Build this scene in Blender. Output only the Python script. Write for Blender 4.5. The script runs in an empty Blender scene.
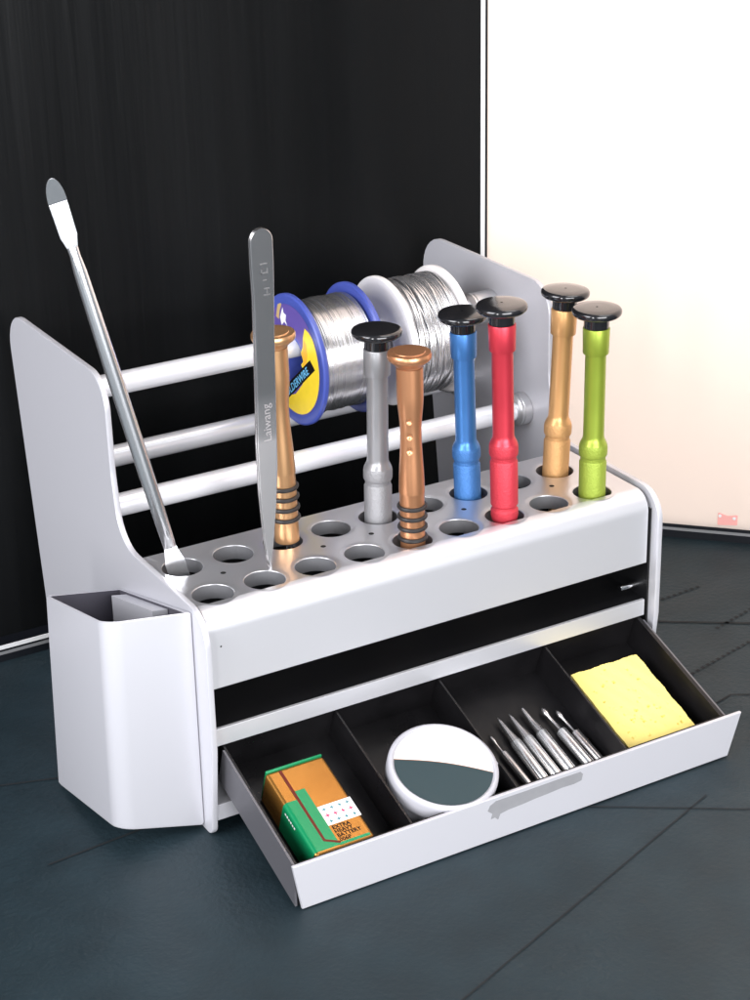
import bpy, bmesh, math, random
from mathutils import Matrix, Vector
random.seed(7)
SC = bpy.context.scene
COL = SC.collection
S = 0.01                                    # everything below is written in centimetres

# ------------------------------------------------------------------ camera
cam_d = bpy.data.cameras.new('camera'); cam = bpy.data.objects.new('camera', cam_d); COL.objects.link(cam)
cam_d.sensor_fit = 'VERTICAL'; cam_d.sensor_height = 24.0; cam_d.lens = 1911.7/1000*24.0
cam_d.clip_start = 0.02; cam_d.clip_end = 60
RGT = Vector((0.86390873, -0.50321628, -0.02085872)); UP = Vector((0.22054414, 0.34074164, 0.91392309))
FWD = Vector((0.45279354, 0.7941464, -0.40535108))
m = Matrix.Identity(4)
for i in range(3):
    m[i][0] = RGT[i]; m[i][1] = UP[i]; m[i][2] = -FWD[i]
CAM = Vector((-24.69475, -55.72769, 40.54481))
m.translation = CAM*S
cam.matrix_world = m
SC.camera = cam

# ------------------------------------------------------------------ world, lights, exposure
w = bpy.data.worlds.new('World'); SC.world = w; w.use_nodes = True
bg = w.node_tree.nodes['Background']; bg.inputs[0].default_value = (0.86, 0.93, 1.0, 1); bg.inputs[1].default_value = 0.34
SC.view_settings.view_transform = 'Standard'; SC.view_settings.look = 'None'; SC.view_settings.exposure = 0; SC.view_settings.gamma = 1
SC.cycles.use_denoising = True
SC.cycles.max_bounces = 8

def area(name, loc, target, size, power, col=(1, 1, 1), size_y=None):
    d = bpy.data.lights.new(name, 'AREA'); d.energy = power; d.color = col
    d.shape = 'RECTANGLE'; d.size = size*S; d.size_y = (size_y or size)*S
    o = bpy.data.objects.new(name, d); COL.objects.link(o)
    o.location = Vector(loc)*S
    v = (Vector(target)-Vector(loc)).normalized()
    o.rotation_euler = v.to_track_quat('-Z', 'Y').to_euler()
    return o
area('softbox_front', (-6, -100, 36), (10, 0, 6), 75, 15.6, (0.97, 0.975, 1.0), 55)
area('softbox_side', (-78, -6, 50), (0, 5, 8), 60, 12.0, (0.95, 0.955, 1.0))
area('strip_light', (-62, -58, 26), (-2, 2, 6), 9, 2.6, (1, 1, 1), 46)
area('softbox_top', (46, -14, 92), (10, 3, 5), 80, 4.6, (1, 1, 1), 55)
area('window_daylight', (57, 34.8, 32), (32.4, 10, 20), 40, 1.3, (1, 0.985, 0.97), 30)
area('window_daylight_high', (50, 30, 82), (34, 14, 50), 60, 10.5, (1, 0.985, 0.97), 60)

# ------------------------------------------------------------------ materials
def mat(name, col, rough=0.5, metal=0.0, bump=None, spec=0.5, var=None, coat=0.0, rvar=None, emit=None, trans=0.0, aniso=0.0):
    """bump=(scale, strength, distance_cm, stretch) ; var=(scale, amount) colour mottling ; rvar=(scale, amount)"""
    mt = bpy.data.materials.new(name); mt.use_nodes = True
    nt = mt.node_tree; b = nt.nodes['Principled BSDF']
    b.inputs['Base Color'].default_value = (*col, 1); b.inputs['Roughness'].default_value = rough
    b.inputs['Metallic'].default_value = metal; b.inputs['Specular IOR Level'].default_value = spec
    b.inputs['Coat Weight'].default_value = coat; b.inputs['Coat Roughness'].default_value = 0.08
    b.inputs['Anisotropic'].default_value = aniso
    tc = nt.nodes.new('ShaderNodeTexCoord')
    def noise(scale, stretch=(1, 1, 1), detail=4):
        mp = nt.nodes.new('ShaderNodeMapping'); mp.inputs['Scale'].default_value = stretch
        nt.links.new(tc.outputs['Object'], mp.inputs[0])
        n = nt.nodes.new('ShaderNodeTexNoise'); n.inputs['Scale'].default_value = scale; n.inputs['Detail'].default_value = detail
        nt.links.new(mp.outputs[0], n.inputs['Vector']); return n
    if bump:
        n = noise(bump[0], bump[3] if len(bump) > 3 else (1, 1, 1))
        bp = nt.nodes.new('ShaderNodeBump'); bp.inputs['Strength'].default_value = bump[1]; bp.inputs['Distance'].default_value = bump[2]*S
        nt.links.new(n.outputs['Fac'], bp.inputs['Height']); nt.links.new(bp.outputs[0], b.inputs['Normal'])
    if var:
        n = noise(var[0], var[2] if len(var) > 2 else (1, 1, 1))
        r = nt.nodes.new('ShaderNodeMapRange'); r.inputs[1].default_value = 0.3; r.inputs[2].default_value = 0.7
        r.inputs[3].default_value = 1-var[1]; r.inputs[4].default_value = 1+var[1]
        nt.links.new(n.outputs['Fac'], r.inputs[0])
        mx = nt.nodes.new('ShaderNodeVectorMath'); mx.operation = 'SCALE'; mx.inputs[0].default_value = col
        nt.links.new(r.outputs[0], mx.inputs['Scale']); nt.links.new(mx.outputs[0], b.inputs['Base Color'])
    if rvar:
        n = noise(rvar[0], rvar[2] if len(rvar) > 2 else (1, 1, 1))
        r = nt.nodes.new('ShaderNodeMapRange'); r.inputs[1].default_value = 0.3; r.inputs[2].default_value = 0.7
        r.inputs[3].default_value = max(0.02, rough-rvar[1]); r.inputs[4].default_value = rough+rvar[1]
        nt.links.new(n.outputs['Fac'], r.inputs[0]); nt.links.new(r.outputs[0], b.inputs['Roughness'])
    return mt

M = {}
M['silver'] = mat('silver_paint', (0.60, 0.596, 0.635), 0.38, 0.34, bump=(2500, 0.06, 0.006))
M['alu'] = mat('brushed_aluminium', (0.635, 0.635, 0.665), 0.36, 0.50, bump=(1600, 0.05, 0.006))
M['alu_top'] = mat('satin_aluminium', (0.62, 0.62, 0.64), 0.31, 0.85, bump=(1600, 0.05, 0.006))
M['chrome'] = mat('polished_steel', (0.82, 0.82, 0.84), 0.16, 1.0, rvar=(80, 0.06))
M['cap_metal'] = mat('turned_metal', (0.58, 0.58, 0.59), 0.32, 0.8)
M['blade'] = mat('bright_satin_steel', (0.80, 0.80, 0.82), 0.22, 0.92)
M['tip'] = mat('plated_tip', (0.80, 0.80, 0.81), 0.24, 0.88)
M['hole_wall'] = mat('hole_shade_grey', (0.17, 0.17, 0.18), 0.5, 0.3)  # shadow inside the punched holes, painted as a darker metal
M['rod'] = mat('white_satin_rod', (0.80, 0.80, 0.84), 0.22, 0.25, rvar=(50, 0.05))
M['steel'] = mat('satin_steel', (0.62, 0.60, 0.605), 0.26, 0.95, bump=(700, 0.06, 0.01, (1, 1, 0.05)))
M['black'] = mat('black_plastic', (0.0065, 0.006, 0.0068), 0.36, 0.0, bump=(260, 0.12, 0.02), rvar=(30, 0.12), var=(90, 0.25), spec=0.28)
M['black_gloss'] = mat('gloss_black_cap', (0.012, 0.012, 0.014), 0.14, 0.0, coat=0.4)
M['cavity_shade'] = mat('cavity_shade_black', (0.006, 0.006, 0.007), 0.5, 0.0, spec=0.3)  # near-black stands in for the shade inside the stand
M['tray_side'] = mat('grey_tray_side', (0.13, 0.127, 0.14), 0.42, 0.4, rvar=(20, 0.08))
M['patch'] = mat('scuffed_grey', (0.29, 0.29, 0.305), 0.5, 0.2, var=(200, 0.05))
M['rubber'] = mat('black_rubber', (0.018, 0.016, 0.016), 0.45)
def anod(n, c, m=0.55, r=0.36): return mat(n, c, r, m, bump=(1500, 0.06, 0.01), rvar=(70, 0.06))
M['grey_h'] = anod('grey_anodised', (0.36, 0.36, 0.375)); M['blue_h'] = anod('blue_anodised', (0.065, 0.215, 0.54))
M['red_h'] = anod('red_anodised', (0.60, 0.042, 0.065)); M['gold_h'] = anod('gold_anodised', (0.70, 0.385, 0.155))
M['green_h'] = anod('green_anodised', (0.30, 0.385, 0.045)); M['copper'] = mat('copper_anodised', (0.60, 0.28, 0.14), 0.30, 0.75, rvar=(70, 0.012))
M['brass'] = mat('light_copper', (0.66, 0.37, 0.18), 0.30, 0.75, rvar=(70, 0.012))
def knurl(n, c):
    mt = mat(n, tuple(x*0.95 for x in c), 0.50, 0.40)
    nt = mt.node_tree; b = nt.nodes['Principled BSDF']; tc = nt.nodes.new('ShaderNodeTexCoord')
    v = nt.nodes.new('ShaderNodeTexVoronoi'); v.inputs['Scale'].default_value = 1700
    bp = nt.nodes.new('ShaderNodeBump'); bp.inputs['Strength'].default_value = 0.6; bp.inputs['Distance'].default_value = 0.022*S
    nt.links.new(tc.outputs['Object'], v.inputs['Vector']); nt.links.new(v.outputs['Distance'], bp.inputs['Height']); nt.links.new(bp.outputs[0], b.inputs['Normal'])
    return mt
for k, c in (('grey', (0.36, 0.36, 0.375)), ('blue', (0.065, 0.215, 0.54)), ('red', (0.60, 0.042, 0.065)), ('gold', (0.70, 0.385, 0.155)), ('green', (0.30, 0.385, 0.045))):
    M[k+'_k'] = knurl(k+'_knurled', c)
M['spool_blue'] = mat('blue_plastic', (0.060, 0.088, 0.37), 0.34, var=(60, 0.06))
M['spool_white'] = mat('white_plastic', (0.80, 0.77, 0.76), 0.38)
M['solder'] = mat('solder_wire', (0.76, 0.75, 0.75), 0.23, 0.95, bump=(70, 0.25, 0.06, (1, 1, 1)))
M['wire'] = mat('tinned_wire', (0.70, 0.69, 0.70), 0.27, 0.88, var=(120, 0.15))
M['label_y'] = mat('yellow_label', (0.86, 0.62, 0.03), 0.4, var=(120, 0.06)); M['label_p'] = mat('violet_label', (0.11, 0.075, 0.30), 0.38)
M['label_o'] = mat('orange_label', (0.80, 0.40, 0.03), 0.4)
M['print_b'] = mat('blue_print', (0.14, 0.45, 0.72), 0.4); M['print_k'] = mat('black_print', (0.008, 0.007, 0.007), 0.6, spec=0.1)
M['white'] = mat('white_print', (0.82, 0.82, 0.82), 0.4)
M['tan'] = mat('tan_print', (0.50, 0.36, 0.16), 0.4)
M['bat_gold'] = mat('gold_foil', (0.36, 0.165, 0.034), 0.25, 0.75, bump=(60, 0.12, 0.05), var=(35, 0.10))
M['bat_green'] = mat('green_foil', (0.005, 0.20, 0.075), 0.24, 0.15, spec=0.4); M['bat_red'] = mat('dark_red_print', (0.11, 0.018, 0.012), 0.5, spec=0.15)
M['bat_pink'] = mat('crimson_print', (0.55, 0.02, 0.10), 0.5, spec=0.2); M['bat_teal'] = mat('teal_print', (0.03, 0.17, 0.20), 0.5, spec=0.2)
M['tin'] = mat('milky_plastic', (0.43, 0.425, 0.46), 0.34, var=(40, 0.03)); M['tin'].node_tree.nodes['Principled BSDF'].inputs['Subsurface Weight'].default_value = 0.0
M['tin_white'] = mat('white_face', (0.92, 0.92, 0.92), 0.25); M['tin_teal'] = mat('dark_teal_face', (0.022, 0.043, 0.050), 0.42, spec=0.25)
M['tin_line'] = mat('brown_line', (0.35, 0.16, 0.08), 0.4)
M['pocket_shade'] = mat('pocket_shade_grey', (0.085, 0.08, 0.10), 0.5, 0.1)  # shade inside the pen pocket, put into the colour of its inner faces
M['engrave_dark'] = mat('faint_engraving', (0.50, 0.485, 0.49), 0.32, 0.92)
M['engrave'] = mat('engraved_grey', (0.33, 0.31, 0.315), 0.55, 0.3)
M['pink'] = mat('pink_plastic', (0.90, 0.42, 0.38), 0.5)
M['hole'] = mat('pinhole_black', (0.004, 0.004, 0.004), 0.8)

# sponge: pitted foam
M['pore'] = mat('pore_shade_olive', (0.70, 0.56, 0.13), 0.9)  # darker olive paints in the shade of the shallow pits
M['sponge'] = mat('yellow_sponge', (0.86, 0.70, 0.215), 0.9, bump=(420, 0.25, 0.02), var=(25, 0.05))
# floor: dark slate
fm = mat('slate_floor', (0.0086, 0.0172, 0.0222), 0.55, bump=(420, 0.8, 0.045), var=(45, 0.22), rvar=(40, 0.05), spec=0.44)
fm.node_tree.nodes['Principled BSDF'].inputs['Specular Tint'].default_value = (0.78, 0.93, 1.0, 1); M['floor'] = fm
M['seam'] = mat('floor_seam', (0.004, 0.006, 0.008), 0.8)
M['seam_soft'] = mat('floor_seam_soft', (0.009, 0.014, 0.017), 0.7)
M['wall'] = mat('black_wood_grain', (0.0042, 0.0046, 0.005), 0.42, bump=(75, 0.8, 0.08, (1, 1, 0.045)), var=(20, 0.25, (1, 1, 0.06)), rvar=(30, 0.08, (1, 1, 0.06)), spec=0.11)
M['trim_black'] = mat('black_trim', (0.004, 0.005, 0.008), 0.4); M['trim_grey'] = mat('grey_metal_strip', (0.42, 0.42, 0.43), 0.35, 0.6)
M['trim_white'] = mat('white_metal_strip', (0.74, 0.74, 0.74), 0.3, 0.0)
pm = bpy.data.materials.new('frosted_pane'); pm.use_nodes = True; nt = pm.node_tree
for n in list(nt.nodes):
    if n.type == 'BSDF_PRINCIPLED': nt.nodes.remove(n)
tr = nt.nodes.new('ShaderNodeBsdfTranslucent'); tr.inputs[0].default_value = (0.96, 0.865, 0.80, 1)
gl = nt.nodes.new('ShaderNodeBsdfDiffuse'); gl.inputs[0].default_value = (0.92, 0.83, 0.77, 1)
mx = nt.nodes.new('ShaderNodeMixShader'); mx.inputs[0].default_value = 0.35
nt.links.new(tr.outputs[0], mx.inputs[1]); nt.links.new(gl.outputs[0], mx.inputs[2])
nt.links.new(mx.outputs[0], nt.nodes['Material Output'].inputs['Surface'])
M['pane'] = pm

# ------------------------------------------------------------------ mesh helpers (cm)
def finish(name, bm, mats, parent=None, origin=None, smooth=35, wn=False):
    """turn a bmesh (cm) into ONE object; origin (cm) is subtracted so that the mesh sits in its thing's local frame"""
    bmesh.ops.recalc_face_normals(bm, faces=bm.faces[:])
    if origin is not None: bmesh.ops.translate(bm, verts=bm.verts[:], vec=-Vector(origin))
    bmesh.ops.scale(bm, verts=bm.verts[:], vec=(S, S, S))
    me = bpy.data.meshes.new(name); bm.to_mesh(me); bm.free()
    for x in (mats if isinstance(mats, (list, tuple)) else [mats]): me.materials.append(M[x])
    if smooth:
        me.polygons.foreach_set('use_smooth', [True]*len(me.polygons))
        me.set_sharp_from_angle(angle=math.radians(smooth))
    o = bpy.data.objects.new(name, me); COL.objects.link(o)
    if wn:
        md = o.modifiers.new('weighted_normal', 'WEIGHTED_NORMAL'); md.keep_sharp = True; md.weight = 90
    if parent: o.parent = parent
    return o
ORI = {}
def thing(name, label, cat, loc=(0, 0, 0), rot=(0, 0, 0), group=None):
    o = bpy.data.objects.new(name, None); COL.objects.link(o); o.empty_display_size = 0.01
    o.location = Vector(loc)*S; o.rotation_euler = rot
    o['label'] = label; o['category'] = cat
    if group: o['group'] = group
    ORI[o] = Vector(loc)
    return o
def tag(o, label, cat, group=None):
    o['label'] = label; o['category'] = cat
    if group: o['group'] = group
def copy_tree(o, parent=None):
    c = o.copy(); COL.objects.link(c)
    if parent: c.parent = parent
    for ch in list(o.children): copy_tree(ch, c)
    return c
def BM(): return bmesh.new()
def setmat(geom, i):
    for f in geom: f.material_index = i
def box(bm, a, b, bev=0.0, mi=0, seg=2):
    t = bmesh.new()
    x0, y0, z0 = a; x1, y1, z1 = b
    v = [t.verts.new(p) for p in ((x0, y0, z0), (x1, y0, z0), (x1, y1, z0), (x0, y1, z0), (x0, y0, z1), (x1, y0, z1), (x1, y1, z1), (x0, y1, z1))]
    for f in ((0, 1, 2, 3), (4, 5, 6, 7), (0, 1, 5, 4), (1, 2, 6, 5), (2, 3, 7, 6), (3, 0, 4, 7)): t.faces.new([v[i] for i in f])
    bmesh.ops.recalc_face_normals(t, faces=t.faces[:])
    if bev: bmesh.ops.bevel(t, geom=t.edges[:], offset=bev, segments=seg, affect='EDGES', profile=0.5)
    merge(bm, t, mi)
def merge(bm, t, mi=None, mtx=None):
    mp = {}
    for v in t.verts: mp[v] = bm.verts.new(mtx @ v.co if mtx else v.co)
    for f in t.faces:
        try: nf = bm.faces.new([mp[v] for v in f.verts])
        except ValueError: continue
        nf.material_index = f.material_index if mi is None else mi
    t.free()
def prism(bm, pts, d0, d1, to3, bev=0.0, mi=0, seg=2):
    """extrude 2-D outline pts from depth d0 to d1; to3(u, v, d) -> xyz"""
    t = bmesh.new()
    a = [t.verts.new(to3(u, v, d0)) for u, v in pts]; b = [t.verts.new(to3(u, v, d1)) for u, v in pts]
    n = len(pts); fa = t.faces.new(a); fb = t.faces.new(b[::-1])
    for i in range(n): t.faces.new((a[i], b[i], b[(i+1) % n], a[(i+1) % n]))
    bmesh.ops.recalc_face_normals(t, faces=t.faces[:])
    if bev:
        es = [e for f in (fa, fb) for e in f.edges]
        bmesh.ops.bevel(t, geom=es, offset=bev, segments=seg, affect='EDGES', profile=0.5)
    merge(bm, t, mi)
def lathe(bm, prof, seg=40, mtx=None, mi=0, close=False):
    """profile (r, z) round local z"""
    rings = []
    for r, z in prof:
        if r < 1e-6: rings.append([bm.verts.new((mtx @ Vector((0, 0, z))) if mtx else (0, 0, z))])
        else:
            ring = []
            for k in range(seg):
                a = 2*math.pi*k/seg; p = Vector((r*math.cos(a), r*math.sin(a), z))
                ring.append(bm.verts.new(mtx @ p if mtx else p))
            rings.append(ring)
    prs = list(zip(rings[:-1], rings[1:]))
    if close: prs.append((rings[-1], rings[0]))
    for A, B in prs:
        for k in range(seg):
            k2 = (k+1) % seg
            if len(A) == 1 and len(B) == 1: continue
            if len(A) == 1: f = bm.faces.new((A[0], B[k], B[k2]))
            elif len(B) == 1: f = bm.faces.new((A[k], B[0], A[k2]))
            else: f = bm.faces.new((A[k], B[k], B[k2], A[k2]))
            f.material_index = mi
def tube(bm, path, r, sides=10, mi=0, caps=True, closed=False):
    P = [Vector(p) for p in path]; n = len(P); rings = []
    prev = None
    for i in range(n):
        if closed: t = (P[(i+1) % n]-P[i-1]).normalized()
        else: t = (P[min(i+1, n-1)]-P[max(i-1, 0)]).normalized()
        if prev is None:
            a = t.orthogonal().normalized()
        else: a = (prev-t*prev.dot(t)).normalized()
        prev = a; b = t.cross(a)
        rr = r[i] if isinstance(r, (list, tuple)) else r
        rings.append([bm.verts.new(P[i]+(a*math.cos(2*math.pi*k/sides)+b*math.sin(2*math.pi*k/sides))*rr) for k in range(sides)])
    prs = list(zip(rings[:-1], rings[1:]))
    if closed: prs.append((rings[-1], rings[0]))
    for A, B in prs:
        for k in range(sides):
            f = bm.faces.new((A[k], B[k], B[(k+1) % sides], A[(k+1) % sides])); f.material_index = mi
    if caps and not closed:
        for R_ in (rings[0], rings[-1]):
            f = bm.faces.new(R_); f.material_index = mi
def poly(bm, pts3, mi=0):
    f = bm.faces.new([bm.verts.new(p) for p in pts3]); f.material_index = mi; return f
def round_poly(pts, rad, seg=6):
    """round the corners of a 2-D polygon; rad scalar or list"""
    out = []; n = len(pts)
    for i in range(n):
        r = rad[i] if isinstance(rad, (list, tuple)) else rad
        p = Vector((*pts[i], 0)); a = Vector((*pts[i-1], 0)); b = Vector((*pts[(i+1) % n], 0))
        if r <= 0: out.append(tuple(pts[i])); continue
        da = (a-p).normalized(); db = (b-p).normalized(); ang = da.angle(db)
        d = min(r/math.tan(ang/2), (a-p).length*0.49, (b-p).length*0.49); r2 = d*math.tan(ang/2)
        c = p+(da+db).normalized()*(r2/math.sin(ang/2))
        s = p+da*d-c; e = p+db*d-c
        tot = s.angle(e); ax = s.cross(e); sg = 1 if ax.z > 0 else -1
        for k in range(seg+1):
            q = c+(Matrix.Rotation(sg*tot*k/seg, 3, 'Z') @ s); out.append((q.x, q.y))
    return out
AX = Matrix.Rotation(math.radians(90), 4, 'Y')          # local z -> world x
def text_bm(s, size, mtx, depth=0.004, spacing=1.0, bold=0.0):
    cu = bpy.data.curves.new('lettering', 'FONT'); cu.body = s; cu.size = size; cu.align_x = 'LEFT'; cu.extrude = depth; cu.space_character = spacing
    cu.offset = bold
    cu.resolution_u = 3
    o = bpy.data.objects.new('lettering_source', cu); COL.objects.link(o)
    dg = bpy.context.evaluated_depsgraph_get(); dg.update()
    me = bpy.data.meshes.new_from_object(o.evaluated_get(dg))
    t = bmesh.new(); t.from_mesh(me)
    bpy.data.objects.remove(o); bpy.data.curves.remove(cu); bpy.data.meshes.remove(me)
    bmesh.ops.transform(t, matrix=mtx, verts=t.verts[:])
    return t

# ------------------------------------------------------------------ setting: floor, wall, window
b = BM()
poly(b, [(-150, -160, 0), (160, -160, 0), (160, 120, 0), (-150, 120, 0)])
fl = finish('floor', b, 'floor', smooth=0); fl['kind'] = 'structure'
def strip(bm, p, q, wd, z=0.03, wob=0.0):
    p = Vector((*p, z)); q = Vector((*q, z)); d = (q-p).normalized(); nrm = Vector((-d.y, d.x, 0))*wd/2
    n = max(2, int((q-p).length/0.6)); L_ = []; R_ = []
    for i in range(n+1):
        c = p+(q-p)*i/n + nrm*(random.uniform(-wob, wob))
        wv = 1+random.uniform(-wob, wob)*0.8
        L_.append(bm.verts.new(c+nrm*wv)); R_.append(bm.verts.new(c-nrm*wv))
    for i in range(n): bm.faces.new((L_[i], L_[i+1], R_[i+1], R_[i]))
b = BM()
strip(b, (-12, -18.3), (17.2, -7.5), 0.07, wob=0.2)
strip(b, (12.5, -5.5), (24, -13.2), 0.07, wob=0.1)
strip(b, (-14, 10.4), (-3.2, 6.85), 0.09, wob=0.1)
strip(b, (-6.2, 1.6), (-2.0, 1.95), 0.09, wob=0.1)
strip(b, (21.5, 7.0), (28.2, 2.35), 0.16, wob=0.1)
strip(b, (20.5, -2.6), (23.0, -2.0), 0.08, wob=0.1); strip(b, (23.0, -2.0), (26.0, -3.9), 0.08, wob=0.1)
sm_ = finish('floor_seams', b, 'seam', smooth=0); sm_['kind'] = 'structure'
b = BM()
def dashes(p, q, step=0.36, ln=0.19, wd=0.17):
    p = Vector(p); q = Vector(q); d = (q-p); n = int(d.length/step); d.normalize()
    for i in range(n):
        c = p+d*step*i; strip(b, c, c+d*ln, wd, z=0.03)
dashes((24.2, 6.45), (28.75, 6.72)); dashes((22.0, 0.1), (29.5, 1.85)); dashes((26.3, 2.95), (31.5, 4.3))
st_ = finish('floor_stitches', b, 'seam', smooth=0); st_['kind'] = 'structure'

wl = thing('wall', 'black wood grain wall panel with a thin white edge strip behind the tool stand', 'wall', (-20, 18.4, 0))
o3 = ORI[wl]
b = BM(); box(b, (-130, 18.4, 0), (23.69, 20.4, 130)); finish('panel', b, 'wall', wl, o3, 0)
b = BM(); box(b, (23.69, 18.38, 0.8), (23.92, 20.4, 130)); finish('edge_strip', b, 'trim_white', wl, o3, 0)
b = BM(); box(b, (23.92, 18.42, 0.8), (24.08, 20.4, 130)); finish('edge_seal', b, 'trim_black', wl, o3, 0)
b = BM(); box(b, (-130, 17.40, 0), (25.0, 18.39, 0.33)); box(b, (-130, 17.46, 0.33), (25.0, 18.39, 0.70)); finish('skirting', b, 'trim_black', wl, o3, 0)
b = BM(); box(b, (-130, 17.42, 0.335), (24.9, 17.455, 0.47)); finish('metal_strip', b, 'trim_grey', wl, o3, 0)
b = BM(); box(b, (-130, 17.40, 0.60), (24.9, 17.455, 0.78)); finish('metal_strip', b, 'trim_white', wl, o3, 0)

# the window runs from the wall's end towards the right and the camera, at 45 degrees
W0 = Vector((30.26, 12.18, 0)); WD = Vector((1, -1, 0)).normalized(); WN = Vector((1, 1, 0)).normalized()
def wpt(s, d, z): return W0+WD*s+WN*d+Vector((0, 0, z))
def wbox(bm, s0, s1, d0, d1, z0, z1):
    vs = [bm.verts.new(wpt(s, d, z)) for z in (z0, z1) for s, d in ((s0, d0), (s1, d0), (s1, d1), (s0, d1))]
    for f in ((0, 1, 2, 3), (4, 5, 6, 7), (0, 1, 5, 4), (1, 2, 6, 5), (2, 3, 7, 6), (3, 0, 4, 7)): bm.faces.new([vs[i] for i in f])
wn = thing('window', 'bright frosted window pane glowing cream on a dark bottom rail', 'window', wpt(10, 0, 0)); o3 = ORI[wn]
b = BM(); wbox(b, -9.2, 120, 0.10, 0.30, 0.70, 130); finish('pane', b, 'pane', wn, o3, 0)
b = BM(); wbox(b, -8.0, 120, 0.0, 0.9, 0, 0.38); wbox(b, -8.0, 120, 0.06, 0.5, 0.38, 0.70); finish('bottom_rail', b, 'trim_black', wn, o3, 0)
b = BM(); wbox(b, -8.0, 120, 0.02, 0.058, 0.39, 0.53); finish('metal_strip', b, 'trim_grey', wn, o3, 0)

# pink tag stuck low on the pane
tg = thing('sticker', 'small pink tag with two pale dots low on the bright pane', 'sticker', wpt(2.83+0.48, 0.09, 0.9)); o3 = ORI[tg]
b = BM()
prism(b, round_poly([(2.83, 0.86), (3.79, 0.92), (3.79, 1.46), (3.3, 1.38), (2.83, 1.53)], 0.05, 3), 0.06, 0.095, lambda u, v, d: wpt(u, d, v)); finish('tag', b, 'pink', tg, o3, 0)
b = BM()
for s_, z_ in ((2.93, 1.36), (3.63, 1.28)):
    prism(b, [(s_+0.08*math.cos(a), z_+0.08*math.sin(a)) for a in [k*math.pi/6 for k in range(12)]], 0.045, 0.058, lambda u, v, d: wpt(u, d, v))
finish('dot', b, 'white', tg, o3, 0)

# ------------------------------------------------------------------ the tool stand
ORG = Vector((10, 6, 0))
org = thing('tool_organizer', 'silver metal tool stand with punched top, pen pocket and pulled out drawer', 'tool organizer', ORG)
# side panels: profile in (y, z)
prof = [(0.05, 0.0), (1.2, 0.0), (16.2, 0.0), (16.35, 3.0), (17.85, 15.95), (7.45, 16.02), (7.42, 12.2), (7.05, 9.42), (-0.42, 9.42), (-0.42, 4.0)]
rad = [0.45, 0, 0.5, 2.0, 1.55, 1.35, 2.0, 1.5, 1.25, 0]
prof = round_poly(prof, rad, 8)
for x0, x1 in ((-0.25, 0.0), (20.0, 20.25)):
    b = BM(); prism(b, prof, x0, x1, lambda u, v, d: (d, u, v), bev=0.06); finish('side_panel', b, 'silver', org, ORG, 40, True)

# shell: punched top, rounded front bend, fascia
ZT = 9.29; HX0, HP, YA, YB = 1.025, 2.128, 4.108, 1.48
HX = [HX0+HP*i for i in range(9)]
X0, X1 = 0.07, 19.80
YF, YR = 0.80, 5.62                              # flat part of the top
b = BM()
rows = [(YB, YF, 0.5*(YA+YB)-0.02), (YA, 0.5*(YA+YB)-0.02, YR)]
for (cy, ya, yb) in rows:
    for i, cx in enumerate(HX):
        xa = X0 if i == 0 else cx-HP/2; xb = X1 if i == 8 else cx+HP/2
        angs = sorted(set([2*math.pi*k/40 for k in range(40)]+[math.atan2(yy-cy, xx-cx) % (2*math.pi) for xx in (xa, xb) for yy in (ya, yb)]))
        def hit(a):
            c, s = math.cos(a), math.sin(a); t = 1e9
            if c > 1e-9: t = min(t, (xb-cx)/c)
            if c < -1e-9: t = min(t, (xa-cx)/c)
            if s > 1e-9: t = min(t, (yb-cy)/s)
            if s < -1e-9: t = min(t, (ya-cy)/s)
            return (cx+c*t, cy+s*t, ZT)
        ro = [b.verts.new(hit(a)) for a in angs]
        rings = [ro]
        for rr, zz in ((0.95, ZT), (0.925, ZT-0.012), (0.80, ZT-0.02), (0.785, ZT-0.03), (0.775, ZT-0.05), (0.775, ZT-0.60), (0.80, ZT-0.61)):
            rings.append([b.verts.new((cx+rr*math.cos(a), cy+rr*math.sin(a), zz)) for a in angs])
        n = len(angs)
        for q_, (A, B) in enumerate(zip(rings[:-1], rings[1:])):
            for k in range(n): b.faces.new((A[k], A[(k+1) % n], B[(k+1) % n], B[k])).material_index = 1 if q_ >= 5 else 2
# bend + fascia + return, swept along x
pf = [(YF, ZT)]
RB = 0.80
for k in range(1, 13):
    a = math.radians(90*k/12); pf.append((YF-RB*math.sin(a), ZT-RB+RB*math.cos(a)))
pf += [(0.0, 8.2), (0.0, 6.24), (0.03, 6.21), (0.15, 6.21), (0.15, 8.3)]
def sweep(bm, pf, x0, x1, n=1):
    cs = [[bm.verts.new((x0+(x1-x0)*i/n, y, z)) for y, z in pf] for i in range(n+1)]
    for A, B in zip(cs[:-1], cs[1:]):
        for k in range(len(pf)-1): bm.faces.new((A[k], A[k+1], B[k+1], B[k]))
    return cs
sweep(b, pf, X0, X1)
# end caps of the bent sheet, and the back lip
for xx in (X0, X1):
    poly(b, [(xx, YF, ZT)]+[(xx, y, z) for y, z in pf[1:13]]+[(xx, 0, 6.24), (xx, 0.03, 6.21), (xx, 0.15, 6.21), (xx, 0.15, ZT-0.9), (xx, YF, ZT-0.15)])
    poly(b, [(xx, YF, ZT), (xx, YR, ZT), (xx, YR, ZT-0.15), (xx, YF, ZT-0.15)])
sweep(b, [(YR, ZT), (YR+0.05, ZT-0.04), (YR+0.06, 0.6)], X0, X1)
bmesh.ops.remove_doubles(b, verts=b.verts[:], dist=0.0008)
finish('top_shell', b, ['alu', 'hole_wall', 'alu_top'], org, ORG, 30, True)
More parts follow.
